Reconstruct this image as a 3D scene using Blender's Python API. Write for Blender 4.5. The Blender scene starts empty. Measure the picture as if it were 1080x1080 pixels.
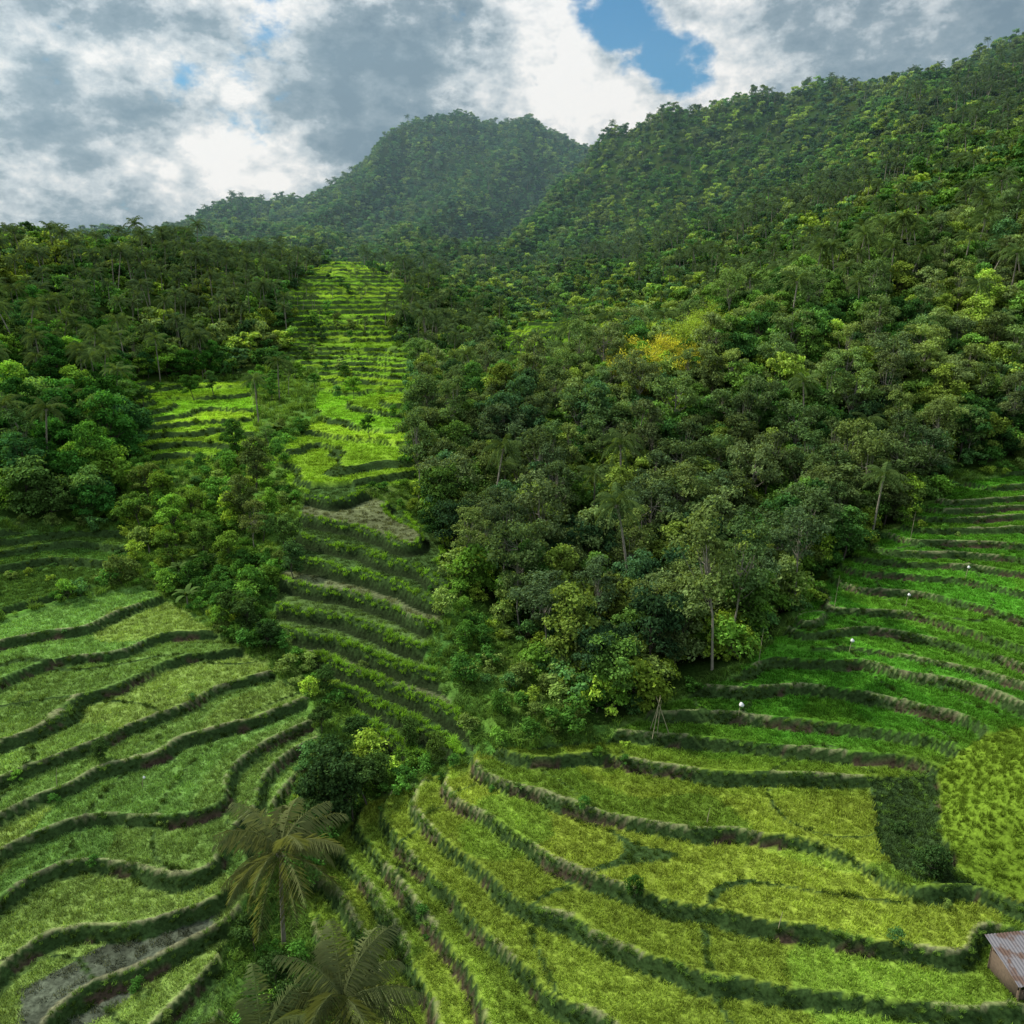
import bpy, math, numpy as np, time
T0=time.time()
rng=np.random.default_rng(7)
F=848.; PT=math.radians(15.8); CZ=50.
cp,sp=math.cos(PT),math.sin(PT)
def ray(u,v):
    y=(540-v)/F
    return (u-540)/F, cp+y*sp, -sp+y*cp
def atz(u,v,z):
    dx,dy,dz=ray(u,v); t=(z-CZ)/dz
    return (dx*t,dy*t,z)
def atd(u,v,D,sub=0.):
    dx,dy,dz=ray(u,v); t=D/dy
    return (dx*t,D,CZ+dz*t-sub)
def proj(x,y,z):
    dep=np.maximum(y*cp-(z-CZ)*sp,1.0); up=y*sp+(z-CZ)*cp
    return 540+F*x/dep, 540-F*up/dep
# ------------------------------------------------------------ terrain control
LINES=[
 (1,[(370,872),(400,915),(440,965),(480,1015),(500,1060),(506,1100)]),
 (2,[(388,862),(430,915),(500,980),(560,1030),(640,1085)]),
 (3,[(425,848),(470,900),(540,945),(620,985),(700,1022),(830,1050),(1000,1072),(1120,1085)]),
 (4,[(462,833),(520,870),(600,925),(700,962),(840,985),(940,1002),(1050,1022)]),
 (5,[(500,815),(560,840),(640,864),(740,882),(830,892),(905,900),(935,940),(1000,962)]),
 (6,[(540,797),(620,800),(700,812),(800,822),(900,826)]),
 (7,[(640,777),(760,787),(900,803),(985,806)]),
 (8,[(690,752),(790,758),(900,772),(1010,792)]),
 (9,[(745,727),(850,728),(940,742),(1040,770)]),
 (10,[(800,698),(900,703),(1000,722),(1080,750),(1180,790)]),
 (11,[(840,668),(940,678),(1010,692),(1080,716),(1200,760)]),
 (12,[(870,640),(960,652),(1040,674),(1080,690),(1200,730)]),
 (13,[(890,615),(980,622),(1080,645),(1200,680)]),
 (14,[(910,598),(1000,600),(1080,612),(1200,635)]),
 (15.5,[(935,578),(1010,578),(1080,583),(1200,595)]),
 (17,[(965,553),(1030,552),(1080,550),(1200,555)]),
 (19.5,[(1000,524),(1080,516),(1200,510)]),
 (9,[(-200,700),(-60,665),(0,645),(80,625),(130,612)]),
 (8,[(-200,760),(-60,715),(0,690),(60,662),(110,650),(165,634)]),
 (7,[(-200,810),(-60,760),(0,738),(60,708),(130,688),(175,655)]),
 (6,[(-200,860),(-60,815),(0,790),(50,766),(110,740),(170,704),(230,694),(270,690)]),
 (5,[(-200,910),(-60,855),(0,830),(80,792),(160,764),(230,748),(290,722)]),
 (4,[(-200,960),(-60,895),(0,865),(70,838),(120,806),(190,786),(250,776),(325,752)]),
 (3,[(-200,1020),(-60,940),(0,912),(90,880),(150,865),(220,858),(275,845)]),
 (2,[(-200,1090),(-60,1005),(0,970),(60,945),(150,930),(230,922),(270,905)]),
 (1,[(-100,1110),(0,1045),(60,1010),(130,985),(200,960),(250,945)]),
 (0,[(30,1110),(70,1075),(130,1035),(200,990),(240,975)]),
 (9,[(228,610),(240,640)]),
 (6.5,[(268,672),(290,685)]),(4.2,[(335,715)]),(2.6,[(365,760)]),(1.2,[(385,800)]),
 (-.5,[(345,845)]),(-1.5,[(300,890),(290,930)]),(-2.4,[(290,980),(300,1030)]),(-3.5,[(300,1100)]),
 (16,[(330,528),(380,540),(430,562)]),
 (14.5,[(328,552),(380,560),(440,582),(478,600)]),
 (13,[(325,575),(380,585),(440,608),(474,624)]),
 (11.5,[(318,598),(370,608),(430,630),(462,642)]),
 (10,[(305,622),(360,632),(420,652),(450,668)]),
 (8.7,[(298,645),(350,655),(400,672),(438,690)]),
 (7.3,[(330,678),(380,690),(430,712)]),
 (6,[(370,712),(430,735),(470,752)]),
 (4.5,[(400,750),(450,775),(490,790)]),
 (2.5,[(410,800),(440,815)]),
 (8,[(480,700),(520,745),(570,772)]),(8,[(640,765)]),(9.5,[(700,735)]),(11.2,[(780,700)]),(14,[(850,640)]),
 (5,[(935,850),(950,910)]),(7,[(1000,830),(1005,880)]),(10,[(1045,800),(1060,850)]),(12,[(1090,790),(1110,850)]),(6,[(1060,920)]),
 (3.8,[(1030,985),(1100,1000)]),(2.0,[(1100,1150),(900,1150),(700,1150)]),(-.5,[(100,1160),(-100,1180)]),
]
C=[]
for z,pl in LINES:
    for i,(a,b) in enumerate(zip(pl[:-1],pl[1:])):
        n=max(1,int(math.hypot(b[0]-a[0],b[1]-a[1])/24))
        for k in range(n):
            t=k/n; C.append(atz(a[0]+(b[0]-a[0])*t,a[1]+(b[1]-a[1])*t,z))
    C.append(atz(pl[-1][0],pl[-1][1],z))
FAR=[
 (150,560,122,0),(60,580,118,0),(-100,590,118,0),(230,540,128,0),(330,500,138,0),(430,485,145,0),(220,500,145,0),
 (150,470,165,0),(250,465,170,0),(150,415,208,0),(250,410,215,0),(310,470,160,0),(370,440,180,0),(420,420,190,0),
 (350,400,240,0),(400,385,245,0),(320,385,255,0),(330,335,300,0),(415,335,300,0),(325,300,345,0),(390,285,370,0),(355,278,390,0),
 (300,330,290,0),(440,360,260,0),(480,350,280,8),(560,365,265,0),(610,365,262,0),(600,340,300,5),(540,330,310,8),
 (0,520,125,0),(-150,520,130,0),(60,400,145,13),(-60,390,150,13),(120,440,150,12),(0,310,190,12),(-150,300,200,12),(110,350,215,12),
 (200,345,240,12),(0,226,320,5),(-200,190,330,5),(100,244,330,5),(200,260,340,5),(250,275,345,5),(0,270,250,8),
 (-200,260,420,20),(0,260,420,20),(150,285,420,10),(250,275,450,8),
 (455,520,128,6),(500,590,105,4),(620,680,80,4),(700,650,83,6),(800,600,96,8),(560,600,98,7),(640,560,102,10),(760,540,105,10),(500,500,125,11),
 (620,470,122,11),(880,500,114,10),(750,450,128,11),(980,460,125,9),(1080,430,134,9),(1250,420,136,9),
 (520,385,165,11),(460,400,170,11),(600,390,152,11),(700,345,160,10),(780,310,168,10),(850,275,182,10),(960,235,212,10),(860,380,145,11),(1000,330,165,11),
 (1080,250,195,10),(1250,200,200,10),
 (560,395,215,10),(680,330,230,14),(760,290,250,18),
 (1080,150,300,8),(1250,100,310,8),(980,190,310,8),(880,225,330,8),(780,260,360,8),(700,285,350,8),(620,290,360,8),
 (1080,90,430,8),(960,120,450,8),(860,160,470,8),(760,200,480,8),(680,240,430,8),(600,262,430,8),
 (1080,36,540,5),(1000,56,570,5),(900,84,600,5),(800,99,630,5),(700,121,660,5),(640,138,680,5),(1300,-20,560,7),(1600,-40,560,7),
 (612,170,660,5),(585,203,625,5),(560,236,580,5),(535,262,520,7),(650,185,600,7),(720,170,590,7),(800,140,570,7),
 (640,142,770,75),(600,180,740,70),(570,215,700,55),(700,125,760,70),(800,103,740,60),(900,88,720,60),(1000,60,700,60),(540,240,660,30),
 (480,240,600,7),(420,245,600,7),(330,255,520,7),(200,265,560,7),
 (160,238,780,5),(200,222,800,5),(255,211,830,5),(330,187,870,5),(400,149,920,5),(450,119,950,5),(485,109,960,5),(520,122,965,5),(560,127,975,5),(600,130,985,5),(640,137,990,5),(700,150,1000,10),
 (470,180,800,7),(400,205,770,7),(530,190,830,7),(590,165,900,7),(300,225,760,7),(500,215,720,7),
 (60,262,800,7),(-200,268,800,7),(-500,262,800,7),
]
for u,v,D,s in FAR: C.append(atd(u,v,D,s))
for x,y,z in [(-200,1000,60),(-400,1050,40),(0,1200,120),(300,1250,110),(600,1000,100),(900,900,130),(1200,700,170),(-100,1250,150),
   (-1500,1500,60),(0,1800,60),(1500,1500,80),(0,2300,60),(2300,800,100),(-2300,800,60),
   (0,-120,10),(-120,-60,12),(120,-60,14),(-150,60,20),(160,60,30),(-400,100,60),(500,100,120),(0,0,1),(-40,0,2),(40,0,4),(10,20,0.5),
   (-500,400,70),(600,350,170)]:
    C.append((x,y,z))
C=np.array(C); 
keep=[]
for i in range(len(C)):
    ok=True
    for j in keep:
        if (C[i,0]-C[j,0])**2+(C[i,1]-C[j,1])**2<0.8: ok=False;break
    if ok: keep.append(i)
C=C[keep]; n=len(C)
c2=2.0
d=np.sqrt(((C[:,None,:2]-C[None,:,:2])**2).sum(2)+c2)
A=np.zeros((n+1,n+1)); A[:n,:n]=-d; A[np.arange(n),np.arange(n)]+=1.2+ C[:,1].clip(0,1000)*0.006; A[:n,n]=1; A[n,:n]=1
W=np.linalg.solve(A,np.r_[C[:,2],0])
w=W[:n]; w0=W[n]
def rbf(x,y):
    x=np.asarray(x,float).ravel(); y=np.asarray(y,float).ravel()
    z=np.empty(len(x)); gx=np.empty(len(x)); gy=np.empty(len(x))
    cx=C[:,0].astype(np.float32); cy=C[:,1].astype(np.float32); ww=w.astype(np.float32)
    for s in range(0,len(x),20000):
        dx=x[s:s+20000,None].astype(np.float32)-cx; dy=y[s:s+20000,None].astype(np.float32)-cy
        r=np.sqrt(dx*dx+dy*dy+np.float32(c2)); z[s:s+20000]=w0-(r@ww)
        r=1/r; dx*=r; dy*=r
        gx[s:s+20000]=-(dx@ww); gy[s:s+20000]=-(dy@ww)
    return z,gx,gy
def hsh(ix,iy,s=0):
    h=(ix.astype(np.int64)*374761393+iy.astype(np.int64)*668265263+s*1442695041)&0xFFFFFFFF
    h=((h^(h>>13))*1274126177)&0xFFFFFFFF
    h=h^(h>>16)
    return (h&0xFFFFFF)/float(0x1000000)
def vn(x,y,s=0):
    ix=np.floor(x);iy=np.floor(y);fx=x-ix;fy=y-iy
    fx=fx*fx*(3-2*fx);fy=fy*fy*(3-2*fy)
    return (hsh(ix,iy,s)*(1-fx)+hsh(ix+1,iy,s)*fx)*(1-fy)+(hsh(ix,iy+1,s)*(1-fx)+hsh(ix+1,iy+1,s)*fx)*fy
def fbm(x,y,o=4,s=0):
    a=0;t=0;m=1.
    for i in range(o):
        ca,sa=math.cos(.6*i+.5),math.sin(.6*i+.5)
        xx=(x*ca-y*sa)*2**i; yy=(x*sa+y*ca)*2**i
        a=a+m*vn(xx+i*17.3,yy-i*9.1,s+i);t+=m;m*=.5
    return a/t
def inpoly(u,v,P):
    r=np.zeros(len(u),bool);n=len(P)
    for i in range(n):
        x1,y1=P[i];x2,y2=P[(i+1)%n]
        if y1==y2: continue
        c=((y1>v)!=(y2>v))&(u<(x2-x1)*(v-y1)/(y2-y1)+x1)
        r^=c
    return r
P_left=[(-600,640),(-600,1700),(215,1700),(235,1000),(262,940),(285,880),(300,850),(335,775),(325,738),(280,700),(225,668),(190,640),(150,618),(80,632),(0,655),(-100,690)]
P_cent=[(345,1700),(330,1100),(330,1000),(322,940),(352,890),(385,848),(440,826),(500,800),(540,788),(640,780),(700,742),(780,712),(835,660),(890,590),(950,555),(1010,512),(1080,495),(1500,450),(1900,1700)]
P_mound=[(990,812),(1040,775),(1085,765),(1400,760),(1400,960),(1080,950),(1020,925),(995,880)]
P_dark=[(918,822),(985,815),(992,880),(1010,925),(1040,935),(960,935),(925,900)]
P_mid=[(325,515),(370,512),(445,550),(485,598),(480,625),(458,665),(448,695),(485,755),(505,795),(430,815),(400,790),(365,745),(325,700),(288,655),(296,610)]
P_up1=[(138,402),(264,398),(275,475),(250,492),(150,492),(133,450)]
P_up2=[(335,385),(435,365),(425,430),(448,508),(330,525),(295,505),(305,470),(335,440)]
P_up3=[(318,283),(396,272),(435,335),(415,352),(405,385),(330,392),(300,330)]
P_up4=[(525,352),(622,342),(612,380),(525,388)]
P_l8=[(-400,600),(-100,572),(0,560),(130,562),(150,600),(80,628),(0,650),(-100,685),(-400,700)]
P_spur=[(436,520),(445,300),(600,150),(1500,-300),(1700,470),(1080,482),(1010,500),(955,545),(900,582),(850,640),(790,695),(700,735),(645,765),(605,762),(575,700),(540,660),(500,632),(478,600),(455,560)]
P_leftf=[(-900,575),(-100,558),(0,545),(125,552),(136,480),(128,405),(262,396),(300,370),(315,330),(300,250),(-900,0)]
def classify(x,y,z):
    u,v=proj(x,y,z)
    cl=np.zeros(len(x),int)
    near=(y<150)
    cl[near&(y>-200)&inpoly(u,v,P_l8)]=4
    cl[near&inpoly(u,v,P_left)]=1
    cl[near&inpoly(u,v,P_cent)]=2
    cl[near&inpoly(u,v,P_mid)&(y<142)]=3
    cl[(cl==2)&inpoly(u,v,P_mound)&(y<74)]=7
    cl[(cl==2)&inpoly(u,v,P_dark)&(y<74)]=8
    for i,(p,a,b) in enumerate([(P_up1,140,235),(P_up2,125,270),(P_up3,215,420),(P_up4,225,330)]):
        am=8 if i<2 else 28
        uu=u+am*(fbm(x/15,y/15,2,i)-.5)*2; vv2=v+8*(fbm(x/12+9,y/12,2,i)-.5)*2
        cl[(y>a)&(y<b)&inpoly(uu,vv2,p)&(cl==0)]=5
    spur=inpoly(u,v,P_spur)&(y<245)&(y>60)&(cl==0); cl[spur]=10
    cl[(y<330)&(y>85)&inpoly(u,v,P_leftf)&((cl==0))]=11
    cl[(y>262)&(cl==0)]=12
    cl[(y>200)&(cl==0)&((u<130)|(u>450))]=12
    return cl,u,v
def terrain(x,y):
    x=np.asarray(x,float).ravel(); y=np.asarray(y,float).ravel()
    z,gx,gy=rbf(x,y); g=np.sqrt(gx*gx+gy*gy)+1e-3
    cl,u,v=classify(x,y,z)
    far=np.clip((y-230)/300,0,1)
    rid=1-np.abs(2*fbm(x/95+3,y/210,3,5)-1)*2
    z2=z+far*20*(rid-.6)+far*8*(fbm(x/45,y/60,3,9)-.5)
    z2=z2+np.where(cl>=10,2.5*(fbm(x/14,y/14,2,3)-.5),0)
    step=np.where(cl==5,np.where(y<270,1.15,1.6),np.where(cl==3,1.45,np.where((cl==2)&(z>10.5),.75,1.0)))
    wig=0.25*(fbm(x/5,y/5,2,21)-.5)*np.clip(g/.12,0.2,1.5)+np.where(cl==1,1.25,np.where(cl==5,3.2,np.where(cl==2,.35,.5)))*(fbm(x/15,y/15,2,23)-.5)
    zz=(z+wig)/step; nn=np.round(zz); dd=zz-nn
    dist=dd*step/g
    rw=np.where(cl==5,.8,np.where(cl==3,.5,.3))*(.5+1.*fbm(x/6,y/6,2,25))
    ww=np.clip(rw*g/step,0.03,.42)
    t=np.clip((dd+ww)/(2*ww),0,1); t=t*t*(3-2*t)
    zt=step*(nn-.5+t)
    ht=np.where(cl==3,.2,.15)
    zt=zt+ht*np.exp(-((dist-rw-.15)/.28)**2)
    qf=7*fbm(x/26,y/26,2,27)+.035*x; qd=np.abs(qf-np.round(qf))
    cross=((cl==1)|(cl==2))&(qd<.022)
    zt=zt+np.where(cross,.14,0)
    ter=((cl>=1)&(cl<=5))
    dist=np.where(ter,dist,99)
    z3=np.where(ter,zt,z2+np.where(y<150,.5*(fbm(x/3,y/3,2,2)-.5),0))
    idn=np.where(dd<0,nn-1,nn)+np.where((cl==1)|(cl==2),100*np.floor(qf+.5),0)
    return z3,cl,u,v,np.where(cross&(np.abs(dist)>rw+.3),.0,dist),rw,idn,g
# ------------------------------------------------------------ palette by place
def field_color(x,y,cl,u,v,idn):
    n=len(x); col=np.zeros((n,3))
    A_=lambda *c: np.array(c)
    col[:]=A_(.045,.085,.02)
    right=np.clip((x-2)/24,0,1)*np.clip((y-62)/8,0,1)
    c2=A_(.158,.222,.030)*(1-right[:,None])+A_(.078,.205,.020)*right[:,None]
    col=np.where((cl==2)[:,None],c2,col)
    col=np.where((cl==1)[:,None],A_(.142,.222,.052),col)
    col=np.where((cl==3)[:,None],A_(.060,.105,.030),col)
    col=np.where((cl==4)[:,None],A_(.065,.13,.026),col)
    col=np.where((cl==5)[:,None],A_(.18,.31,.026),col)
    col=np.where((cl==7)[:,None],A_(.12,.20,.02),col)
    col=np.where((cl==8)[:,None],A_(.035,.065,.022),col)
    h=hsh(idn.astype(int),cl,3)
    fld=(cl>=1)&(cl<=5)
    col*=np.where(fld,.76+.46*h,1)[:,None]
    col[:,0]*=np.where(fld,.80+.26*hsh(idn.astype(int),cl,8),1)
    mud=((cl==1)&inpoly(u,v,[(20,1040),(120,985),(232,955),(225,990),(150,1040),(80,1090),(20,1100)]))
    mud2=((cl==3)&((idn.astype(int)%3)==1))
    k=fbm(x/1.3,y/1.3,3,31)[:,None]
    col=np.where(mud[:,None],A_(.055,.066,.046)*(.4+1.2*k),col)
    col=np.where(mud2[:,None],A_(.105,.125,.060)*(.6+.8*k),col)
    big=fbm(x/9,y/9,3,41)
    col*= (.62+.76*big)[:,None]
    return col,(mud|mud2)
# ------------------------------------------------------------ terrain mesh
ys=list(np.arange(-60,18,4.))+list(np.arange(18,128,.26))
yy=128.; st=.3
while yy<1900:
    ys.append(yy); st=max(.3,(yy+35)*.0034 if yy<450 else yy*.008); yy+=st
ys=np.array(ys)
ss=np.arange(-1.12,1.1201,.0030)
X=(ys[:,None]+70)*ss[None,:]*np.where(ys>600,1+ (ys-600)/1500,1)[:,None]; Y=np.repeat(ys[:,None],len(ss),1)
Zt,cl,u,v,dist,rw,idn,g=terrain(X,Y)
x=X.ravel();y=Y.ravel()
col,mudm=field_color(x,y,cl,u,v,idn)
scrub=np.stack([.06+.05*fbm(x/6,y/6,3,11),.12+.09*fbm(x/5,y/5,3,12),.024+.014*fbm(x/4,y/4,2,13)],1)
col=np.where((cl==0)[:,None],scrub,col)
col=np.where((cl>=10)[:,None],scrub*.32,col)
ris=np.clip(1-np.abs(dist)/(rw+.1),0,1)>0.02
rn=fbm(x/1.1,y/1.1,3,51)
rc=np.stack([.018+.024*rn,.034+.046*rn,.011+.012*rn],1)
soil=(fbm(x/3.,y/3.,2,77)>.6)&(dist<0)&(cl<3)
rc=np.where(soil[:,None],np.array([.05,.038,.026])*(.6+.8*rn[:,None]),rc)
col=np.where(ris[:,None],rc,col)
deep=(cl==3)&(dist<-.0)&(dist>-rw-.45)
col=np.where(deep[:,None],np.array([.016,.026,.010])*(.6+.8*rn[:,None]),col)  # bare soil at the riser foot, painted darker for the shade there
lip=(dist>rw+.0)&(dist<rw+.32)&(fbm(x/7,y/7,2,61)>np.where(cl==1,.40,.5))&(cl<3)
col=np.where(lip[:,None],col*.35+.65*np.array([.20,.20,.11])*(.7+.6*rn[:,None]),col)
nr,nc=X.shape
me=bpy.data.meshes.new("terrain")
vv=np.stack([x,y,Zt],1).astype(np.float32)
ii=(np.arange(nr-1)[:,None]*nc+np.arange(nc-1)[None,:]).ravel()
fq=np.stack([ii,ii+1,ii+nc+1,ii+nc],1).astype(np.int32)
def setmesh(me,vv,fq):
    k=fq.shape[1]
    me.vertices.add(len(vv)); me.vertices.foreach_set("co",np.ascontiguousarray(vv,dtype=np.float32).ravel())
    me.loops.add(fq.size); me.loops.foreach_set("vertex_index",np.ascontiguousarray(fq,dtype=np.int32).ravel())
    me.polygons.add(len(fq)); me.polygons.foreach_set("loop_start",np.arange(0,fq.size,k,dtype=np.int32))
    me.update(calc_edges=True)
setmesh(me,vv,fq)
me.polygons.foreach_set("use_smooth",np.ones(len(fq),bool))
ca=me.color_attributes.new("gcol","FLOAT_COLOR","POINT")
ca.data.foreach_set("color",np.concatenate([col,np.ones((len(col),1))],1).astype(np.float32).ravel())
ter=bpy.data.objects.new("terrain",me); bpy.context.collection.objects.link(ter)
# ------------------------------------------------------------ materials
def newmat(name):
    m=bpy.data.materials.new(name); m.use_nodes=True; m.node_tree.nodes.clear(); return m,m.node_tree.nodes,m.node_tree.links
def N(nd,t,**k):
    n=nd.new(t)
    for a,b in k.items(): setattr(n,a,b)
    return n
m,nd,lk=newmat("ground_vegetation")
out=N(nd,"ShaderNodeOutputMaterial"); bs=N(nd,"ShaderNodeBsdfDiffuse")
at=N(nd,"ShaderNodeAttribute",attribute_name="gcol"); ge=N(nd,"ShaderNodeNewGeometry")
n1=N(nd,"ShaderNodeTexNoise"); n1.inputs["Scale"].default_value=3.2; n1.inputs["Detail"].default_value=3; n1.inputs["Roughness"].default_value=.7
lk.new(ge.outputs["Position"],n1.inputs["Vector"])
mr=N(nd,"ShaderNodeMapRange"); mr.inputs[1].default_value=.3; mr.inputs[2].default_value=.7; mr.inputs[3].default_value=.45; mr.inputs[4].default_value=1.5
lk.new(n1.outputs["Fac"],mr.inputs[0])
vm=N(nd,"ShaderNodeVectorMath",operation="SCALE"); lk.new(at.outputs["Color"],vm.inputs[0]); lk.new(mr.outputs[0],vm.inputs["Scale"])
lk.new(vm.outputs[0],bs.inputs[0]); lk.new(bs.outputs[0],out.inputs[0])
me.materials.append(m)
def leafmat(name,trans=.35,lo=.55,hi=1.45,tcol=(1.3,1.2,.5)):
    m,nd,lk=newmat(name)
    out=N(nd,"ShaderNodeOutputMaterial")
    at=N(nd,"ShaderNodeAttribute",attribute_name="col",attribute_type="INSTANCER")
    rn=N(nd,"ShaderNodeAttribute",attribute_name="rnd")
    mr=N(nd,"ShaderNodeMapRange"); mr.inputs[3].default_value=lo; mr.inputs[4].default_value=hi; lk.new(rn.outputs["Fac"],mr.inputs[0])
    vm=N(nd,"ShaderNodeVectorMath",operation="SCALE"); lk.new(at.outputs["Color"],vm.inputs[0]); lk.new(mr.outputs[0],vm.inputs["Scale"])
    df=N(nd,"ShaderNodeBsdfDiffuse"); tr=N(nd,"ShaderNodeBsdfTranslucent")
    v2=N(nd,"ShaderNodeVectorMath",operation="MULTIPLY"); v2.inputs[1].default_value=tcol; lk.new(vm.outputs[0],v2.inputs[0])
    lk.new(vm.outputs[0],df.inputs[0]); lk.new(v2.outputs[0],tr.inputs[0])
    a=N(nd,"ShaderNodeMixShader"); a.inputs[0].default_value=trans; lk.new(df.outputs[0],a.inputs[1]); lk.new(tr.outputs[0],a.inputs[2])
    lk.new(a.outputs[0],out.inputs[0]); return m
M_leaf=leafmat("leaves",.33,.35,1.95); M_grass=leafmat("grass_blades",.4,.45,1.6); M_frond=leafmat("palm_fronds",.3,.6,1.4)
def plain(name,c,rough=.85,nscale=8.,amp=.5):
    m,nd,lk=newmat(name); out=N(nd,"ShaderNodeOutputMaterial"); bs=N(nd,"ShaderNodeBsdfPrincipled"); bs.inputs["Roughness"].default_value=rough
    tc=N(nd,"ShaderNodeTexCoord"); n1=N(nd,"ShaderNodeTexNoise"); n1.inputs["Scale"].default_value=nscale; n1.inputs["Detail"].default_value=3
    lk.new(tc.outputs["Object"],n1.inputs["Vector"])
    mr=N(nd,"ShaderNodeMapRange"); mr.inputs[3].default_value=1-amp; mr.inputs[4].default_value=1+amp; lk.new(n1.outputs["Fac"],mr.inputs[0])
    vm=N(nd,"ShaderNodeVectorMath",operation="SCALE"); vm.inputs[0].default_value=c; lk.new(mr.outputs[0],vm.inputs["Scale"])
    lk.new(vm.outputs[0],bs.inputs["Base Color"]); lk.new(bs.outputs[0],out.inputs[0]); return m
M_bark=plain("bark",(.07,.06,.045),.9,3.); M_pale=plain("pale_bark",(.22,.20,.16),.85,2.)
# ------------------------------------------------------------ mesh builder
class MB:
    def __init__(s): s.v=[];s.f=[];s.m=[];s.r=[];s.n=0
    def add(s,V,Fq,mat,rnd):
        V=np.asarray(V,float);Fq=np.asarray(Fq,int)
        s.v.append(V);s.f.append(Fq+s.n);s.m.append(np.full(len(Fq),mat));s.r.append(np.broadcast_to(rnd,(len(V),)).astype(float));s.n+=len(V)
    def tube(s,pts,rad,mat=0,k=6):
        pts=np.asarray(pts,float);n=len(pts);V=[]
        for i in range(n):
            t=pts[min(i+1,n-1)]-pts[max(i-1,0)]; t/=np.linalg.norm(t)+1e-9
            a=np.cross(t,[0.31,.95,.05]); a/=np.linalg.norm(a)+1e-9; b=np.cross(t,a)
            for j in range(k):
                q=2*math.pi*j/k; V.append(pts[i]+rad[i]*(math.cos(q)*a+math.sin(q)*b))
        Fq=[(i*k+j,i*k+(j+1)%k,(i+1)*k+(j+1)%k,(i+1)*k+j) for i in range(n-1) for j in range(k)]
        s.add(V,Fq,mat,.5)
    def leaves(s,c,nrm,size,mat,rnd,r,asp=.6):
        n=len(c)
        nrm=nrm/(np.linalg.norm(nrm,axis=1)[:,None]+1e-9)
        a=np.cross(nrm,r.normal(size=(n,3))); a/=np.linalg.norm(a,axis=1)[:,None]+1e-9
        b=np.cross(nrm,a); sz=size*(.6+.8*r.random(n))[:,None]
        V=np.stack([c-a*sz*.5,c+b*sz*asp*.5+a*sz*.05,c+a*sz*.5,c-b*sz*asp*.5+a*sz*.05],1).reshape(-1,3)
        Fq=np.arange(4*n).reshape(n,4); s.add(V,Fq,mat,np.repeat(rnd,4))
    def mesh(s,name,mats):
        me=bpy.data.meshes.new(name); V=np.concatenate(s.v);Fq=np.concatenate(s.f); setmesh(me,V,Fq)
        me.polygons.foreach_set("material_index",np.concatenate(s.m).astype(np.int32))
        a=me.attributes.new("rnd","FLOAT","POINT"); a.data.foreach_set("value",np.concatenate(s.r).astype(np.float32))
        for m in mats: me.materials.append(m)
        me.update(); return me
def broadleaf(name,seed,h,cr,ch,npuff,nleaf,ls,pr,bark=None,tk=1.):
    r=np.random.default_rng(seed); b=MB()
    top=np.array([r.normal()*.5,r.normal()*.5,h-ch*1.1]); mid=top*.5+np.array([r.normal()*.25,r.normal()*.25,0])
    b.tube([(0,0,-.6),mid*.5,mid,top,top+(0,0,ch*.7)],np.array([.02*h,.016*h,.013*h,.009*h,.003*h])*tk,0)
    cen=[]
    for i in range(npuff):
        q=r.random()*6.283; e=r.random()**.6; zz=r.uniform(-.95,1.)
        rr=cr*e*math.sqrt(max(.12,1-zz*zz*.8))
        p=np.array([math.cos(q)*rr,math.sin(q)*rr,h-ch+zz*ch*.9])+top*[1,1,0]; cen.append(p)
        st=mid+(top-mid)*r.uniform(.1,1.); 
        if ls<.6: b.tube([st,(st+p)/2+(0,0,-.25),p],np.array([.006*h,.004*h,.0015*h])*tk,0,4)
    per=nleaf//npuff
    for p in cen:
        R=pr*r.uniform(.55,1.3); d=r.normal(size=(per,3)); d/=np.linalg.norm(d,axis=1)[:,None]
        d[:,2]=np.where(d[:,2]<-.3,-d[:,2],d[:,2])
        rad=R*(1-.55*r.random(per)**2.2)*(1+.25*np.sin(d[:,0]*7+d[:,1]*5+p[0]))
        c=p+d*rad[:,None]*[1,1,.72]
        nr_=d*.8+r.normal(size=(per,3))*.6+[0,0,.35]
        b.leaves(c,nr_,ls,1,np.clip(.40+.22*r.normal(size=per)+.35*(r.random()-.5)+.15*d[:,2],0,1),r)
    return b.mesh(name,[bark or M_bark,M_leaf])
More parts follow.
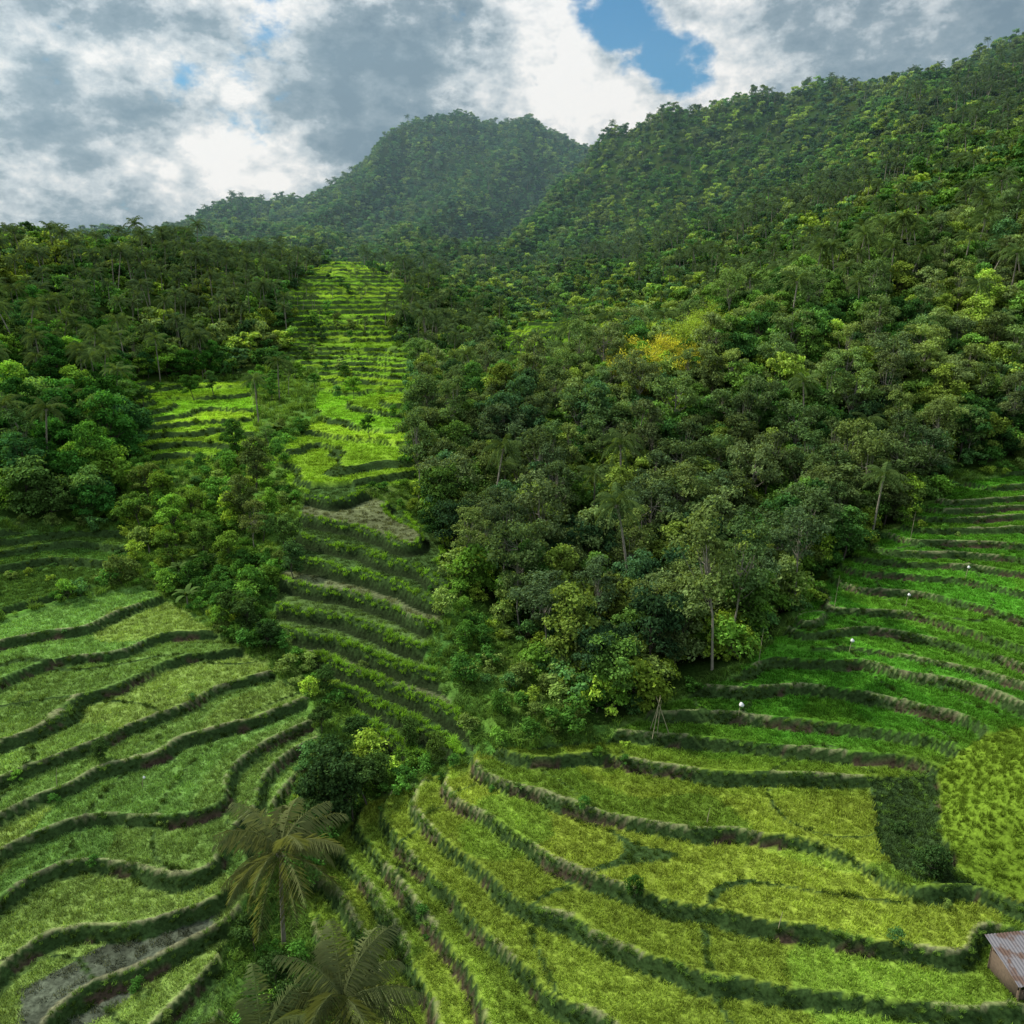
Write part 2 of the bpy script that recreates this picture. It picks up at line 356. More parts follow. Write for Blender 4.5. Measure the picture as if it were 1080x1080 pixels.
def palm(name,seed,h,nf=20,fl=4.2,npair=22,lw=.05,droop=7.5):
    r=np.random.default_rng(seed); b=MB(); lean=r.normal(size=2)*.09*h
    pts=[(lean[0]*(t**1.6),lean[1]*(t**1.6),-.5+(h+.5)*t) for t in np.linspace(0,1,9)]
    b.tube(pts,np.linspace(.2,.12,9),0,7); top=np.array(pts[-1])
    for i in range(nf):
        az=i*2.399+r.normal()*.15; el=math.radians(75-(i/nf)*105+r.normal()*7); L=fl*r.uniform(.85,1.1)
        dr=np.array([math.cos(az),math.sin(az),0]); P=[top.copy()]; a=el; nseg=12
        for k in range(nseg):
            P.append(P[-1]+(dr*math.cos(a)+np.array([0,0,math.sin(a)]))*L/nseg); a-=math.radians(droop if el>0 else 4.)*(1+.3*k/nseg)
        P=np.array(P); b.tube(P[::3],[.05,.04,.03,.02,.008],1,3)
        side=np.array([-dr[1],dr[0],0]); V=[];Fq=[];q=0
        for k in range(npair):
            t=(.1+.9*k/npair)*nseg; i0=min(int(t),nseg-1); p=P[i0]+(P[i0+1]-P[i0])*(t-i0); tan=P[i0+1]-P[i0]; tan/=np.linalg.norm(tan)
            ll=(L*.21*math.sin(math.pi*(.12+.85*k/npair))**.6+.1)*r.uniform(.8,1.1)
            for sg in (-1,1):
                dd=side*sg*.85+tan*.55+np.array([0,0,-.55+r.normal()*.25]); dd/=np.linalg.norm(dd); wv=tan*lw
                V+= [p-wv,p+wv,p+dd*ll*.6+wv*1.2+[0,0,-.05*ll],p+dd*ll+[0,0,-.25*ll]]; Fq.append((q,q+1,q+2,q+3)); q+=4
        b.add(V,Fq,1,np.clip(.5+.2*r.normal(),0,1))
    for i in range(7):
        q=r.random()*6.28; c=top+[.25*math.cos(q),.25*math.sin(q),-.25-.1*r.random()]
        b.tube([c+[0,0,.14],c+[0,0,.05],c-[0,0,.07],c-[0,0,.16]],[.02,.13,.13,.02],0,6)
    return b.mesh(name,[M_pale,M_frond])
def tuft(name,seed,n,rad,h,wd,bend=.4):
    r=np.random.default_rng(seed); b=MB()
    q=r.random(n)*6.28; rr=rad*np.sqrt(r.random(n)); c=np.stack([rr*np.cos(q),rr*np.sin(q),np.full(n,-.05)],1)
    a=r.random(n)*6.28; dr=np.stack([np.cos(a),np.sin(a),np.zeros(n)],1); sd=np.stack([-np.sin(a),np.cos(a),np.zeros(n)],1)
    H=h*(.6+.6*r.random(n))[:,None]; up=np.array([0,0,1.])
    p1=c+up*H*.6+dr*H*bend*.3; p2=c+up*H*(1-.25*bend)+dr*H*bend
    V=np.stack([c-sd*wd*.5,c+sd*wd*.5,p1+sd*wd*.45,p1-sd*wd*.45, p1-sd*wd*.45,p1+sd*wd*.45,p2+sd*.1*wd,p2-sd*.1*wd],1).reshape(-1,3)
    b.add(V,np.arange(8*n).reshape(-1,4),0,np.repeat(r.random(n),8)); return b.mesh(name,[M_grass])
def banana(name,seed):
    r=np.random.default_rng(seed); b=MB(); b.tube([(0,0,-.2),(0,0,1),(0,0,1.9)],[.14,.11,.07],0,6)
    for i in range(9):
        az=i*2.4+r.normal()*.2; el=math.radians(r.uniform(35,75)); L=r.uniform(1.6,2.3); dr=np.array([math.cos(az),math.sin(az),0]);sd=np.array([-dr[1],dr[0],0])
        p=np.array([0,0,1.8]);a=el;V=[];Fq=[]
        for k in range(7):
            w_=.34*math.sin(math.pi*(k+.4)/7.2); V+=[p-sd*w_+[0,0,-.08],p,p+sd*w_+[0,0,-.08]]
            p=p+(dr*math.cos(a)+np.array([0,0,math.sin(a)]))*L/6; a-=.26
        for k in range(6):
            Fq+=[(3*k,3*k+1,3*k+4,3*k+3),(3*k+1,3*k+2,3*k+5,3*k+4)]
        b.add(V,Fq,1,r.random())
    return b.mesh(name,[M_pale,M_frond])
def bamboo(name,seed,h=9,nleaf=3000,ls=.42):
    r=np.random.default_rng(seed); b=MB()
    for i in range(14):
        q=r.random()*6.28; L=h*r.uniform(.75,1.05); o=r.uniform(.1,.6); P=[]
        for t in np.linspace(0,1,8):
            rr=o+L*.42*t**2.4; P.append([rr*math.cos(q),rr*math.sin(q),L*(t-.16*t**4)-.2])
        b.tube(P,np.linspace(.05,.015,8),0,4); P=np.array(P); n=nleaf//14
        t=r.random(n)**.6*7*.99; i0=t.astype(int); c=P[i0]+(P[i0+1]-P[i0])*(t-i0)[:,None]+r.normal(size=(n,3))*[.5,.5,.45]
        b.leaves(c,r.normal(size=(n,3))+[0,0,.5],ls,1,r.random(n),r,.3)
    return b.mesh(name,[M_pale,M_leaf])
def coll(name,meshes):
    c=bpy.data.collections.new(name)
    for i,mm in enumerate(meshes):
        o=bpy.data.objects.new("%s_%02d"%(name,i),mm); c.objects.link(o)
    return c
near_m=[broadleaf("a",1,10.5,3.4,4.0,26,5200,.42,1.3),broadleaf("b",2,12,3.0,4.6,26,5200,.40,1.2),broadleaf("c",3,9,3.8,3.2,24,5200,.42,1.25),
        broadleaf("d",4,14.5,2.9,4.2,22,4200,.34,1.15,M_pale,.6),broadleaf("e",5,13.,3.6,3.0,22,4200,.34,1.15,M_pale,.6),broadleaf("f",6,8,2.6,3.4,18,4000,.4,1.2),
        palm("g",7,12.),palm("h",8,13.5),bamboo("i",9)]
far_m=[broadleaf("fa",11,10,3.8,4.8,15,1000,.95,1.8),broadleaf("fb",12,11,3.3,5.4,15,1000,.9,1.6),broadleaf("fc",13,8.5,4.2,4.2,15,1000,.95,1.7),
       broadleaf("fd",14,12.5,3.3,5.,13,800,.9,1.5),palm("fe",15,11.5,18,4.6,13,.1),palm("ff",16,12.5,18,4.6,13,.1)]
shrub_m=[broadleaf("sa",21,2.4,1.3,1.2,11,1300,.24,.62),broadleaf("sb",22,1.7,1.5,.8,11,1200,.24,.55),broadleaf("sc",23,3.6,1.4,1.9,14,1800,.26,.7),banana("sd",24),banana("se",25)]
rice_m=[tuft("ra",31,42,.42,.34,.04,.45),tuft("rb",32,42,.42,.38,.04,.5),tuft("rc",33,42,.42,.3,.045,.6)]
grass_m=[tuft("ga",41,40,.38,.62,.05,.7),tuft("gb",42,36,.42,.85,.055,.8),tuft("gc",43,46,.45,.45,.055,.6)]
c_near=coll("near_tree_kinds",near_m); c_far=coll("far_tree_kinds",far_m); c_shrub=coll("shrub_kinds",shrub_m); c_rice=coll("rice_kinds",rice_m); c_grass=coll("grass_kinds",grass_m)
def scatter(name,pts,scl,idx,col,coll_,tilt=.06):
    n=len(pts); me=bpy.data.meshes.new(name); me.vertices.add(n); me.vertices.foreach_set("co",pts.astype(np.float32).ravel())
    rot=np.stack([rng.normal(size=n)*tilt,rng.normal(size=n)*tilt,rng.random(n)*6.283],1)
    if scl.ndim==1: scl=np.stack([scl*rng.uniform(.88,1.12,n),scl*rng.uniform(.88,1.12,n),scl*rng.uniform(.85,1.15,n)],1)
    for nm,tp,arr in (("rot","FLOAT_VECTOR",rot),("scl","FLOAT_VECTOR",scl),("col","FLOAT_VECTOR",col)):
        a=me.attributes.new(nm,tp,"POINT"); a.data.foreach_set("vector",arr.astype(np.float32).ravel())
    a=me.attributes.new("idx","INT","POINT"); a.data.foreach_set("value",idx.astype(np.int32))
    o=bpy.data.objects.new(name,me); bpy.context.collection.objects.link(o)
    ng=bpy.data.node_groups.new(name,"GeometryNodeTree")
    ng.interface.new_socket(name="Geometry",in_out="INPUT",socket_type="NodeSocketGeometry"); ng.interface.new_socket(name="Geometry",in_out="OUTPUT",socket_type="NodeSocketGeometry")
    nd=ng.nodes; lk=ng.links; gi=nd.new("NodeGroupInput"); go=nd.new("NodeGroupOutput")
    ci=nd.new("GeometryNodeCollectionInfo"); ci.inputs["Collection"].default_value=coll_; ci.inputs["Separate Children"].default_value=True; ci.inputs["Reset Children"].default_value=True
    ip=nd.new("GeometryNodeInstanceOnPoints"); ip.inputs["Pick Instance"].default_value=True
    def na(nm,t):
        q=nd.new("GeometryNodeInputNamedAttribute"); q.data_type=t; q.inputs["Name"].default_value=nm; return q
    e=nd.new("FunctionNodeEulerToRotation")
    lk.new(na("rot","FLOAT_VECTOR").outputs[0],e.inputs[0]); lk.new(e.outputs[0],ip.inputs["Rotation"])
    lk.new(na("scl","FLOAT_VECTOR").outputs[0],ip.inputs["Scale"]); lk.new(na("idx","INT").outputs[0],ip.inputs["Instance Index"])
    lk.new(gi.outputs[0],ip.inputs["Points"]); lk.new(ci.outputs[0],ip.inputs["Instance"]); lk.new(ip.outputs[0],go.inputs[0])
    md=o.modifiers.new("scatter","NODES"); md.node_group=ng; return o
def jgrid(x0,x1,y0,y1,sp_):
    gx=np.arange(x0,x1,sp_); gy=np.arange(y0,y1,sp_); a,b=np.meshgrid(gx,gy); a=a.ravel();b=b.ravel()
    return a+rng.uniform(-.48,.48,len(a))*sp_, b+rng.uniform(-.48,.48,len(a))*sp_
def inview(x,y,m=1.2):
    return np.abs(x)<(np.abs(y)+12)*.66*m+6
def treecol(x,y,n):
    pal=np.array([(.048,.122,.030),(.068,.16,.034),(.102,.20,.038),(.13,.19,.060),(.19,.275,.048),(.060,.132,.050)])
    k=fbm(x/18,y/18,2,91); i=np.clip((k*1.5-.25+rng.normal(size=n)*.25)*6,0,5.99).astype(int)
    return pal[i]*rng.uniform(.6,1.55,(n,1))
def trees_band(y0,y1,sp_,near):
    hw=(y1+12)*.86+10
    x,y=jgrid(-hw,hw,y0,y1,sp_); k=inview(x,y); x=x[k];y=y[k]
    z,cl,u,v,dist,rw,idn,g=terrain(x,y)
    p=np.where(cl>=10,1.,0.); p=np.where(cl==0,.0,p)
    val=(cl==0)&(y>112)&(u<470); p=np.where(val,np.where(u>290,.10,.26),p)
    p=np.where((cl==10)&(y<80),.85,p)
    cp_=fbm(x/10,y/10,2,19)>.6
    p=np.where((cl==5)&(y>200),np.where(cp_,.34,.04),p); p=np.where((cl==5)&(y<=200),np.where(cp_,.12,.015),p)
    k=rng.random(len(x))<p
    return x[k],y[k],z[k],cl[k],u[k],v[k]
x,y,z,cl,u,v=trees_band(64,235,3.7,True); n=len(x)
pw=np.tile(np.array([.20,.19,.18,.13,.11,.12,.022,.018,.0]),(n,1)); 
lf=(cl==11); pw[lf]=[.3,.2,.2,.04,.02,.16,.02,.02,0]
vl=(cl==0)|(cl==5); pw[vl]=[.2,.1,.22,.03,.03,.38,.02,.01,0]
farp=(y>170)&((u<400)|(v<330)); pw[farp,6:8]+=.08
pw/=pw.sum(1)[:,None]; idx=(pw.cumsum(1)<rng.random(n)[:,None]).sum(1).clip(0,8)
scl=rng.uniform(.62,1.1,n); scl[vl]*=rng.uniform(.36,.72,vl.sum())
scl=np.where((cl==10)&(y<78),scl*.75,scl); scl=np.where(lf&(y<175),scl*1.15,scl)
tc=treecol(x,y,n); tc[vl]*=[1.4,1.45,1.0]; tc[lf]*=[.8,1.05,.8]
oc=(idx==3)|(idx==4); tc[oc]=tc[oc]*.5+np.array([.14,.19,.08])*.5
dk=(cl==10)&(v>480); tc[dk]*=[.78,.80,.85]  # shade on the lower spur, put into the leaf colour
up_=(cl==10)&(v<430); tc[up_]*=1.25  # sunlit look of the upper spur, painted as brighter leaves
pk=(idx==6)|(idx==7); tc[pk]=np.array([.09,.15,.045])*rng.uniform(.8,1.3,(pk.sum(),1)); scl[pk]=rng.uniform(.75,1.0,pk.sum())
sink=np.where((cl>=10)&(v<560)&~pk&(y>105),1.6,0)
bx=(np.hypot((u-690)/1.15,(v-395)*1.2)<38)&(y>125)&(y<178)
idx[bx]=8; tc[bx]=np.array([.50,.50,.06])*rng.uniform(.6,1.2,(bx.sum(),1)); scl[bx]=rng.uniform(.8,1.1,bx.sum())
bx=(np.hypot(u-728,(v-350)*1.2)<38)&(y>150)&(y<205)
idx[bx]=8; tc[bx]=np.array([.28,.40,.06])*rng.uniform(.7,1.2,(bx.sum(),1)); scl[bx]=rng.uniform(.8,1.1,bx.sum())
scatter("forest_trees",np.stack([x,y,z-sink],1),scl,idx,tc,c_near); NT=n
xs_,ys_,zs_,cs_,us_=[],[],[],[],[]
for a,b,s in ((235,460,4.4),(460,1050,5.4)):
    x,y,z,cl,u,v=trees_band(a,b,s,False); xs_.append(x);ys_.append(y);zs_.append(z);cs_.append(cl);us_.append(u)
x=np.concatenate(xs_);y=np.concatenate(ys_);z=np.concatenate(zs_);u=np.concatenate(us_);cl=np.concatenate(cs_);n=len(x)
pr=fbm(x/60,y/60,2,66); pal=np.clip(.13+(pr-.5)*1.4,.03,.45)*np.where(y<480,1.2,.2)
idx=rng.choice(4,n,p=[.32,.3,.28,.10]); q=rng.random(n)<pal; idx[q]=4+rng.integers(0,2,q.sum())
tc=treecol(x,y,n)*1.2; tc[q]=np.array([.075,.125,.05])
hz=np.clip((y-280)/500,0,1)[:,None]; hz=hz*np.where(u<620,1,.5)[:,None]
tc=tc*(1-.35*hz)+np.array([.036,.092,.080])*hz*.75  # aerial haze painted into far leaves: bluish tint growing with distance
scl=rng.uniform(.6,1.1,n)*np.where(y>460,.82,.9); scl[q]*=1.05; scl[cl==5]*=.55
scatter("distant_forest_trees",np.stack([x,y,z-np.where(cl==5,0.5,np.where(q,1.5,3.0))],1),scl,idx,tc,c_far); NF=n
# shrubs
x,y=jgrid(-130,150,40,175,1.35); k=inview(x,y); x=x[k];y=y[k]
z,cl,u,v,dist,rw,idn,g=terrain(x,y)
p=np.zeros(len(x)); p[cl==0]=.5; p[(cl==10)]=.5; p[(cl==11)&(y<150)]=.5; p[cl==7]=.04; p[cl==8]=.10; p[cl==4]=.07
p=np.where(((cl==3))&(np.abs(dist)<.9),.025,p); p=np.where((cl==0)&(y>130),.3,p)
p=np.where((cl==0)&(u>440)&(v>640),.3,p)
p=np.where(((cl==1)|(cl==2))&(dist>-.8)&(dist<.4)&(fbm(x/6,y/6,2,5)>.60),.28,p)
p*=np.clip((fbm(x/7,y/7,3,15)-.18)*2.4,.15,1.3)
k=rng.random(len(x))<p; x,y,z,cl=x[k],y[k],z[k],cl[k]; n=len(x)
idx=rng.choice(5,n,p=[.38,.37,.22,.02,.01]); tc=treecol(x,y,n)*[1.15,1.2,.9]; tc[idx>=3]=[.09,.16,.04]; tc[cl==8]=[.04,.085,.024]
sc=rng.uniform(.5,1.15,n); sc[(cl>0)&(cl<5)]*=.42; sc[cl==7]*=.5; sc[(cl==10)&(idx<3)]*=1.6
scatter("undergrowth_shrubs",np.stack([x,y,z-.1],1),sc,idx,tc,c_shrub,.12)
# rice crop
PX=[];PC=[];PS=[]
for a,b,s in ((28,75,.50),(75,135,.62),(135,260,1.25),(260,420,2.0)):
    x,y=jgrid(-(b+10)*.8,(b+10)*.8,a,b,s); k=inview(x,y,1.12); x=x[k];y=y[k]
    z,cl,u,v,dist,rw,idn,g=terrain(x,y); c,mud=field_color(x,y,cl,u,v,idn)
    k=((cl==1)|(cl==2)|(cl==3)|(cl==5)|(cl==8)|(cl==4))&(np.abs(dist)>rw+np.where(dist>0,.32,np.where(cl==3,.5,.15)))&(rng.random(len(x))<np.where(mud,.3,np.where(cl==3,.6,.95)))
    x=x[k];y=y[k];z=z[k];c=c[k]
    PX.append(np.stack([x,y,z],1)); PC.append(c*rng.uniform(.6,1.5,(len(x),1))*1.1); PS.append(np.full(len(x),max(1.,s/.55)**.9)*rng.uniform(.8,1.1,len(x)))
PX=np.concatenate(PX);PC=np.concatenate(PC);PS=np.concatenate(PS)
S3=np.stack([PS,PS,PS**.3*rng.uniform(.6,1.2,len(PS))],1)
scatter("rice_crop",PX,S3,rng.integers(0,3,len(PX)),PC,c_rice,.05); NR=len(PX)
# riser grass and rough grass
PX=[];PC=[];PS=[]
for a,b,s in ((28,90,.42),(90,140,.6),(140,300,1.3)):
    x,y=jgrid(-(b+10)*.8,(b+10)*.8,a,b,s); k=inview(x,y,1.12); x=x[k];y=y[k]
    z,cl,u,v,dist,rw,idn,g=terrain(x,y)
    terr=(cl>=1)&(cl<=5); pat=fbm(x/2.5,y/2.5,2,55)
    k=(terr&(cl!=3)&(dist>-rw-.1)&(dist<rw+.05)&(rng.random(len(x))<np.clip(pat*2-.3,.12,.95)))|((cl==3)&(dist>.0)&(dist<rw+.35))|(((cl==0)|(cl==7)|(cl==8))&(rng.random(len(x))<np.where(cl==7,.9,.5)))|((cl==4)&(rng.random(len(x))<.3))
    x,y,z,cl,dist,terr=x[k],y[k],z[k],cl[k],dist[k],terr[k]; n=len(x)
    kk=fbm(x/4,y/4,3,71)[:,None]
    base=np.array([.048,.10,.022])*(1-kk)+np.array([.12,.215,.034])*kk
    base=np.where(terr[:,None],base*np.where(dist<0.08,.5,1.25)[:,None],base*1.4)  # shaded underside of riser grass painted darker, lip grass brighter
    base=np.where((cl==3)[:,None],np.array([.17,.34,.03])*(.7+.6*kk),base); base=np.where((cl==7)[:,None],np.array([.12,.195,.022])*(.6+.8*kk),base); base=np.where((cl==5)[:,None],base*.6,base)
    PX.append(np.stack([x,y,z-.05],1)); PC.append(base*rng.uniform(.65,1.4,(n,1))); PS.append(rng.uniform(.45,1.05,n)*max(1,s/.55)**.9*np.where(cl==0,1.2,np.where(cl==3,.85,np.where(cl==7,.7,.60))))
PX=np.concatenate(PX);PC=np.concatenate(PC);PS=np.concatenate(PS)
scatter("grass",PX,PS,rng.integers(0,3,len(PX)),PC,c_grass,.15); NG=len(PX)
# ------------------------------------------------------------ individual trees
def hit(u,v):
    dx,dy,dz=ray(u,v); t=np.arange(25,420,.25)
    zz=terrain(dx*t,dy*t)[0]; b=CZ+dz*t<zz; i=np.argmax(b); return dx*t[i],dy*t[i],float(zz[i])
def put(name,mesh,u,v,s,col,rz=0.,sz=None):
    x,y,z=hit(u,v); o=bpy.data.objects.new(name,mesh); o.location=(x,y,z-.1); o.scale=(s,s,sz or s); o.rotation_euler=(0,0,rz); o["col"]=col
    bpy.context.collection.objects.link(o); return o
big_palm=palm("big_palm",77,9.5,26,6.2,56,.024,6.5); big_palm2=palm("big_palm2",78,8,26,6.0,56,.024,6.5)
put("coconut_palm",big_palm,300,1000,1.,(.17,.20,.08),.4); put("coconut_palm",big_palm2,372,1150,1.,(.13,.16,.065),2.); put("coconut_palm",big_palm2,296,1190,.9,(.12,.16,.06),1.)
for i,(uu,vv_,k,s,c) in enumerate([(350,872,0,.78,(.035,.075,.024)),(330,880,2,.65,(.035,.075,.022)),(372,865,5,.75,(.045,.09,.026)),(388,850,2,.55,(.05,.10,.026)),(320,900,5,.65,(.04,.08,.022)),
   (395,838,5,.5,(.06,.12,.026)),(355,825,5,.6,(.04,.09,.026)),(340,775,2,.35,(.05,.10,.026)),(262,668,5,.6,(.05,.10,.026)),(248,655,2,.5,(.055,.11,.026)),(280,685,2,.45,(.04,.09,.026)),
   (300,1060,5,.5,(.04,.085,.022)),(270,1010,2,.4,(.05,.10,.026)),(320,1090,2,.5,(.05,.10,.026)),(455,806,5,.38,(.08,.14,.026)),(215,590,0,.6,(.10,.19,.034)),(255,560,1,.75,(.10,.15,.04)),(270,590,3,.62,(.13,.18,.05)),
   (240,600,5,.7,(.12,.22,.03)),(300,585,0,.6,(.09,.17,.04)),(310,610,5,.6,(.06,.13,.04)),(185,600,5,.7,(.12,.22,.034)),(205,560,0,.7,(.13,.23,.034)),(105,800,5,.28,(.05,.10,.026)),(428,790,5,.4,(.06,.12,.026)),
   (270,520,1,.8,(.09,.14,.04)),(180,540,5,.8,(.13,.23,.03)),(150,560,2,.7,(.10,.2,.034)),(340,730,5,.4,(.05,.11,.026)),(375,790,2,.45,(.04,.09,.024))]):
    put("broadleaf_tree",near_m[k],uu,vv_,s,c,i*1.3)
# ------------------------------------------------------------ hut etc.
def rustmat():
    m,nd,lk=newmat("rusty_corrugated_iron"); out=N(nd,"ShaderNodeOutputMaterial"); bs=N(nd,"ShaderNodeBsdfPrincipled"); bs.inputs["Roughness"].default_value=.6; bs.inputs["Metallic"].default_value=.2
    tc=N(nd,"ShaderNodeTexCoord"); n1=N(nd,"ShaderNodeTexNoise"); n1.inputs["Scale"].default_value=1.1; n1.inputs["Detail"].default_value=8
    cr=N(nd,"ShaderNodeValToRGB"); e=cr.color_ramp; e.elements[0].position=.4; e.elements[0].color=(.10,.06,.045,1); e.elements[1].position=.52; e.elements[1].color=(.15,.145,.16,1)
    lk.new(tc.outputs["Object"],n1.inputs["Vector"]); lk.new(n1.outputs["Fac"],cr.inputs[0]); lk.new(cr.outputs[0],bs.inputs["Base Color"]); lk.new(bs.outputs[0],out.inputs[0]); return m
M_rust=rustmat(); M_wood=plain("weathered_planks",(.11,.08,.055),.9,6.); M_white=plain("white_plastic",(.75,.76,.78),.5,2.,.1); M_bambp=plain("bamboo_stick",(.32,.28,.18),.7,4.)
def obj(name,b,mats,parent=None,loc=(0,0,0),rz=0):
    o=bpy.data.objects.new(name,b.mesh(name,mats)); o.location=loc; o.rotation_euler=(0,0,rz)
    bpy.context.collection.objects.link(o)
    if parent: o.parent=parent
    return o
def box(b,x0,x1,y0,y1,z0,z1,mat=0):
    V=[(x0,y0,z0),(x1,y0,z0),(x1,y1,z0),(x0,y1,z0),(x0,y0,z1),(x1,y0,z1),(x1,y1,z1),(x0,y1,z1)]
    b.add(V,[(0,3,2,1),(4,5,6,7),(0,1,5,4),(1,2,6,5),(2,3,7,6),(3,0,4,7)],mat,.5)
def hut(uv,sc,rz):
    x,y,z=hit(*uv); e=bpy.data.objects.new("field_hut",None); e.location=(x,y,z); e.rotation_euler=(0,0,rz); e.scale=(sc,)*3; bpy.context.collection.objects.link(e)
    b=MB(); box(b,-2.4,2.4,-1.6,-1.5,-.5,1.0); box(b,-2.4,2.4,1.5,1.6,-.5,2.3); box(b,-2.4,-2.3,-1.5,1.5,-.5,1.9); box(b,2.3,2.4,-1.5,1.5,-.5,1.9)
    for i in range(16): box(b,-2.4+i*.3,-2.4+i*.3+.24,-1.64,-1.603,-.4,.98)
    obj("walls",b,[M_wood],e)
    b=MB()
    for px in (-2.35,0,2.35):
        for py,h in ((-1.7,2.0),(1.7,2.9)): b.tube([(px,py,-.5),(px,py,h)],[.07,.06],0,6)
    obj("posts",b,[M_wood],e)
    b=MB(); n=90; V=[];Fq=[]
    for i in range(n+1):
        xx=-2.9+5.8*i/n; o_=.035*math.sin(i*1.4)
        for yy_,zz_ in ((-2.1,1.95),(-.05,2.5),(0,2.52),(2.1,3.05)):
            V.append((xx,yy_,zz_+o_+(.04 if yy_<0 and abs(yy_)<1 else 0)))
    for i in range(n):
        for j in range(3): a=i*4+j; Fq.append((a,a+4,a+5,a+1))
    b.add(V,Fq,0,.5); obj("corrugated_roof",b,[M_rust],e)
hut((1085,1036),.85,.12)
x,y,z=hit(493,612); e=bpy.data.objects.new("field_shelter",None); e.location=(x,y,z); e.scale=(.55,)*3; bpy.context.collection.objects.link(e)
b=MB(); 
for px in (-1.6,1.6):
    for py in (-1.2,1.2): b.tube([(px,py,-.5),(px,py,2.1)],[.08,.07],0,6)
box(b,-1.6,1.6,-1.2,1.2,.7,.8); obj("frame",b,[M_wood],e)
b=MB(); b.add([(-2.1,-1.7,1.9),(2.1,-1.7,1.9),(2.1,0,3.1),(-2.1,0,3.1),(-2.1,1.7,1.9),(2.1,1.7,1.9)],[(0,1,2,3),(3,2,5,4)],0,.5); obj("thatch_roof",b,[plain("thatch",(.16,.14,.12),.95,9.)],e)
tops=[]
for (uu,vv_,h) in [(693,775,3.5),(895,690,1.6),(955,640,1.6),(778,760,1.5),(150,832,1.2),(880,640,4.),(1018,610,1.6),(960,570,4),(800,700,4.),(60,830,2),(820,985,1.4),(420,960,1.8),(900,560,3.5),(745,870,1.5)]:
    x,y,z=hit(uu,vv_); b=MB(); b.tube([(0,0,-.3),(.1,0,h*.5),(.25,.1,h)],[.035,.03,.015],0,5); obj("bamboo_pole",b,[M_bambp],None,(x,y,z)); tops.append((x+.25,y+.1,z+h))
for k_,i in enumerate((1,2,3,4,6)):
    x,y,z=tops[i]; b=MB(); s=(.28,.24,.34,.16,.24)[k_]
    b.tube([(0,0,.02),(0,0,-.12*s*3),(.05,0,-.3*s*3),(.02,0,-.42*s*3),(0,0,-.5*s*3)],[.03,s*.5,s*.8,s*.7,.06],0,7); obj("scarecrow_bag",b,[M_white],None,(x,y,z))
x,y,z=hit(693,775)
b=MB()
for a in range(3): b.tube([(math.cos(a*2.1)*1.2,math.sin(a*2.1)*.8,-.2),(0,0,3.2),(-math.cos(a*2.1)*.3,-math.sin(a*2.1)*.2,4.)],[.04,.035,.02],0,5)
obj("pole_tripod",b,[M_bambp],None,(x,y,z))
# ------------------------------------------------------------ mist over the far valley
b=MB(); box(b,-1500,1500,330,1500,-60,420)
m,nd,lk=newmat("mist"); out=N(nd,"ShaderNodeOutputMaterial"); vs=N(nd,"ShaderNodeVolumeScatter"); vs.inputs["Density"].default_value=.00030; vs.inputs["Color"].default_value=(.5,.76,1,1); vs.inputs["Anisotropy"].default_value=.3
lk.new(vs.outputs[0],out.inputs["Volume"]); obj("valley_haze",b,[m])
# ------------------------------------------------------------ light + sky
EL=math.radians(46); AZ=math.radians(-66)
sd=bpy.data.lights.new("sun","SUN"); sd.energy=5.; sd.angle=math.radians(.6); sd.color=(1,.94,.80)
so=bpy.data.objects.new("sun",sd); bpy.context.collection.objects.link(so)
from mathutils import Vector
D=Vector((math.sin(AZ)*math.cos(EL),math.cos(AZ)*math.cos(EL),math.sin(EL))); so.rotation_euler=D.to_track_quat('Z','Y').to_euler(); so.location=D*300
wd=bpy.data.worlds.new("World"); bpy.context.scene.world=wd; wd.use_nodes=True; nd=wd.node_tree.nodes; lk=wd.node_tree.links; nd.clear()
out=N(nd,"ShaderNodeOutputWorld"); sk=N(nd,"ShaderNodeTexSky",sky_type="NISHITA"); sk.sun_disc=False; sk.sun_elevation=EL; sk.sun_rotation=AZ
tv=N(nd,"ShaderNodeVectorMath",operation="MULTIPLY"); tv.inputs[1].default_value=(.14,.66,1.0); lk.new(sk.outputs[0],tv.inputs[0])
b1=N(nd,"ShaderNodeBackground"); b1.inputs[1].default_value=.10; lk.new(tv.outputs[0],b1.inputs[0])
tc=N(nd,"ShaderNodeTexCoord")
def noise(sc,det,ro,dis=0,off=0):
    mp=N(nd,"ShaderNodeMapping"); mp.inputs["Scale"].default_value=(1,1,1.6); mp.inputs["Location"].default_value=(off,off*.7,0); lk.new(tc.outputs["Generated"],mp.inputs[0])
    q=N(nd,"ShaderNodeTexNoise"); q.inputs["Scale"].default_value=sc; q.inputs["Detail"].default_value=det; q.inputs["Roughness"].default_value=ro; q.inputs["Distortion"].default_value=dis
    lk.new(mp.outputs[0],q.inputs["Vector"]); return q.outputs["Fac"]
def math_(op,a,b_):
    q=N(nd,"ShaderNodeMath",operation=op)
    for i,s in enumerate((a,b_)):
        if isinstance(s,(int,float)): q.inputs[i].default_value=s
        else: lk.new(s,q.inputs[i])
    return q.outputs[0]
def blob(u,v,r,amp):
    d_=Vector(ray(u,v)).normalized(); q=N(nd,"ShaderNodeVectorMath",operation="DOT_PRODUCT"); lk.new(tc.outputs["Generated"],q.inputs[0]); q.inputs[1].default_value=d_
    m_=N(nd,"ShaderNodeMapRange",interpolation_type="SMOOTHSTEP"); m_.inputs[1].default_value=math.cos(math.radians(r)); m_.inputs[2].default_value=1.; m_.inputs[3].default_value=0; m_.inputs[4].default_value=amp
    lk.new(q.outputs["Value"],m_.inputs[0]); return m_.outputs[0]
def total(a,bl):
    for q in bl: a=math_("ADD",a,blob(*q))
    return a
na_=noise(8,7,.62,0,1.7); nb_=noise(24,5,.62,0,8.)
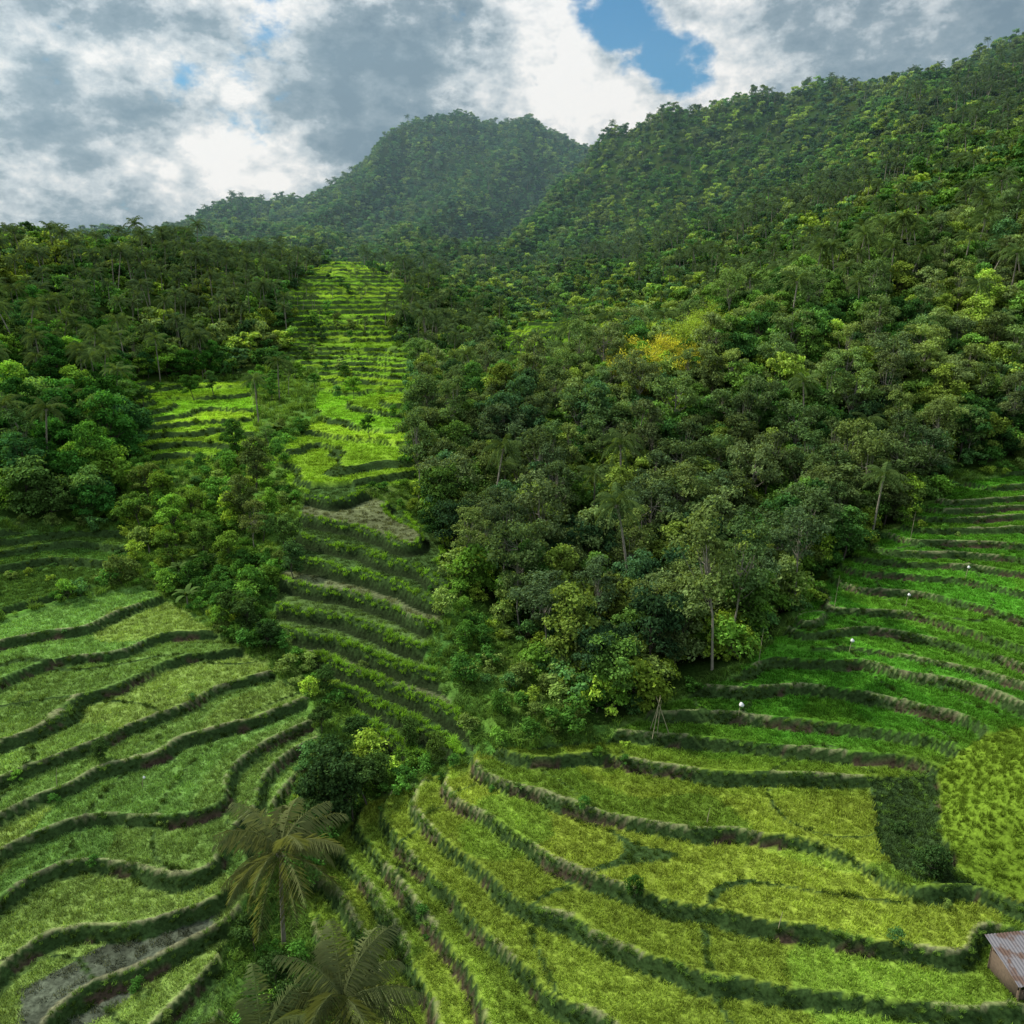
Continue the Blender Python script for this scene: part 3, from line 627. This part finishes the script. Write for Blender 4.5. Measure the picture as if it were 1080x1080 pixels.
bn=math_("ADD",math_("MULTIPLY",na_,2.1),math_("MULTIPLY",nb_,1.4)); bn=math_("SUBTRACT",bn,1.19)
bn=total(bn,[(110,45,7,-.28),(370,95,7,-.30),(480,60,6,-.12),(60,200,8,-.28),(860,30,11,-.12),(1010,20,9,-.06),(250,20,6,.15),(180,135,7,.2),(570,60,6,.12),(725,112,5,.3),(300,190,6,.12),(20,100,6,.12),(600,130,5,.12),(640,55,5,.15),(400,20,4,.15)])
cr=N(nd,"ShaderNodeValToRGB"); e=cr.color_ramp; e.elements[0].position=.10; e.elements[0].color=(.12,.18,.24,1); e.elements[1].position=.92; e.elements[1].color=(.92,.94,.95,1)
q=e.elements.new(.38); q.color=(.22,.29,.35,1); q=e.elements.new(.60); q.color=(.50,.57,.625,1)
sx=N(nd,"ShaderNodeSeparateXYZ"); lk.new(tc.outputs["Generated"],sx.inputs[0])
ms2=N(nd,"ShaderNodeMapRange"); ms2.inputs[1].default_value=.35; ms2.inputs[2].default_value=.8; ms2.inputs[3].default_value=1.0; ms2.inputs[4].default_value=1.8; lk.new(sx.outputs[2],ms2.inputs[0])  # unseen clouds overhead brightened, added as ambient fill
lk.new(bn,cr.inputs[0]); b2=N(nd,"ShaderNodeBackground"); lk.new(ms2.outputs[0],b2.inputs[1]); lk.new(cr.outputs[0],b2.inputs[0])
cv=math_("ADD",math_("MULTIPLY",noise(11,6,.62,0,5.5),1.2),math_("MULTIPLY",nb_,.6)); cv=total(math_("SUBTRACT",cv,.06),[(635,6,3.0,-.45),(718,68,3.0,-.5),(672,38,2.8,-.42),(300,5,4,-.25),(190,115,3,-.15),(700,110,3,.15)])
ms=N(nd,"ShaderNodeMapRange",interpolation_type="SMOOTHSTEP"); ms.inputs[1].default_value=.38; ms.inputs[2].default_value=.68; lk.new(cv,ms.inputs[0])
mx=N(nd,"ShaderNodeMixShader"); lk.new(ms.outputs[0],mx.inputs[0]); lk.new(b1.outputs[0],mx.inputs[1]); lk.new(b2.outputs[0],mx.inputs[2]); lk.new(mx.outputs[0],out.inputs[0])
# ------------------------------------------------------------ camera
cd=bpy.data.cameras.new("camera"); cam=bpy.data.objects.new("camera",cd); bpy.context.collection.objects.link(cam)
cd.sensor_width=36; cd.sensor_height=36; cd.lens=36*F/1080; cd.clip_end=6000; cd.clip_start=.5
cam.location=(0,0,CZ); cam.rotation_euler=(math.radians(90)-PT,0,0); bpy.context.scene.camera=cam
sc=bpy.context.scene; sc.view_settings.view_transform='Standard'; sc.view_settings.look='None'; sc.view_settings.exposure=0
print("counts",NT,NF,NR,NG,time.time()-T0)
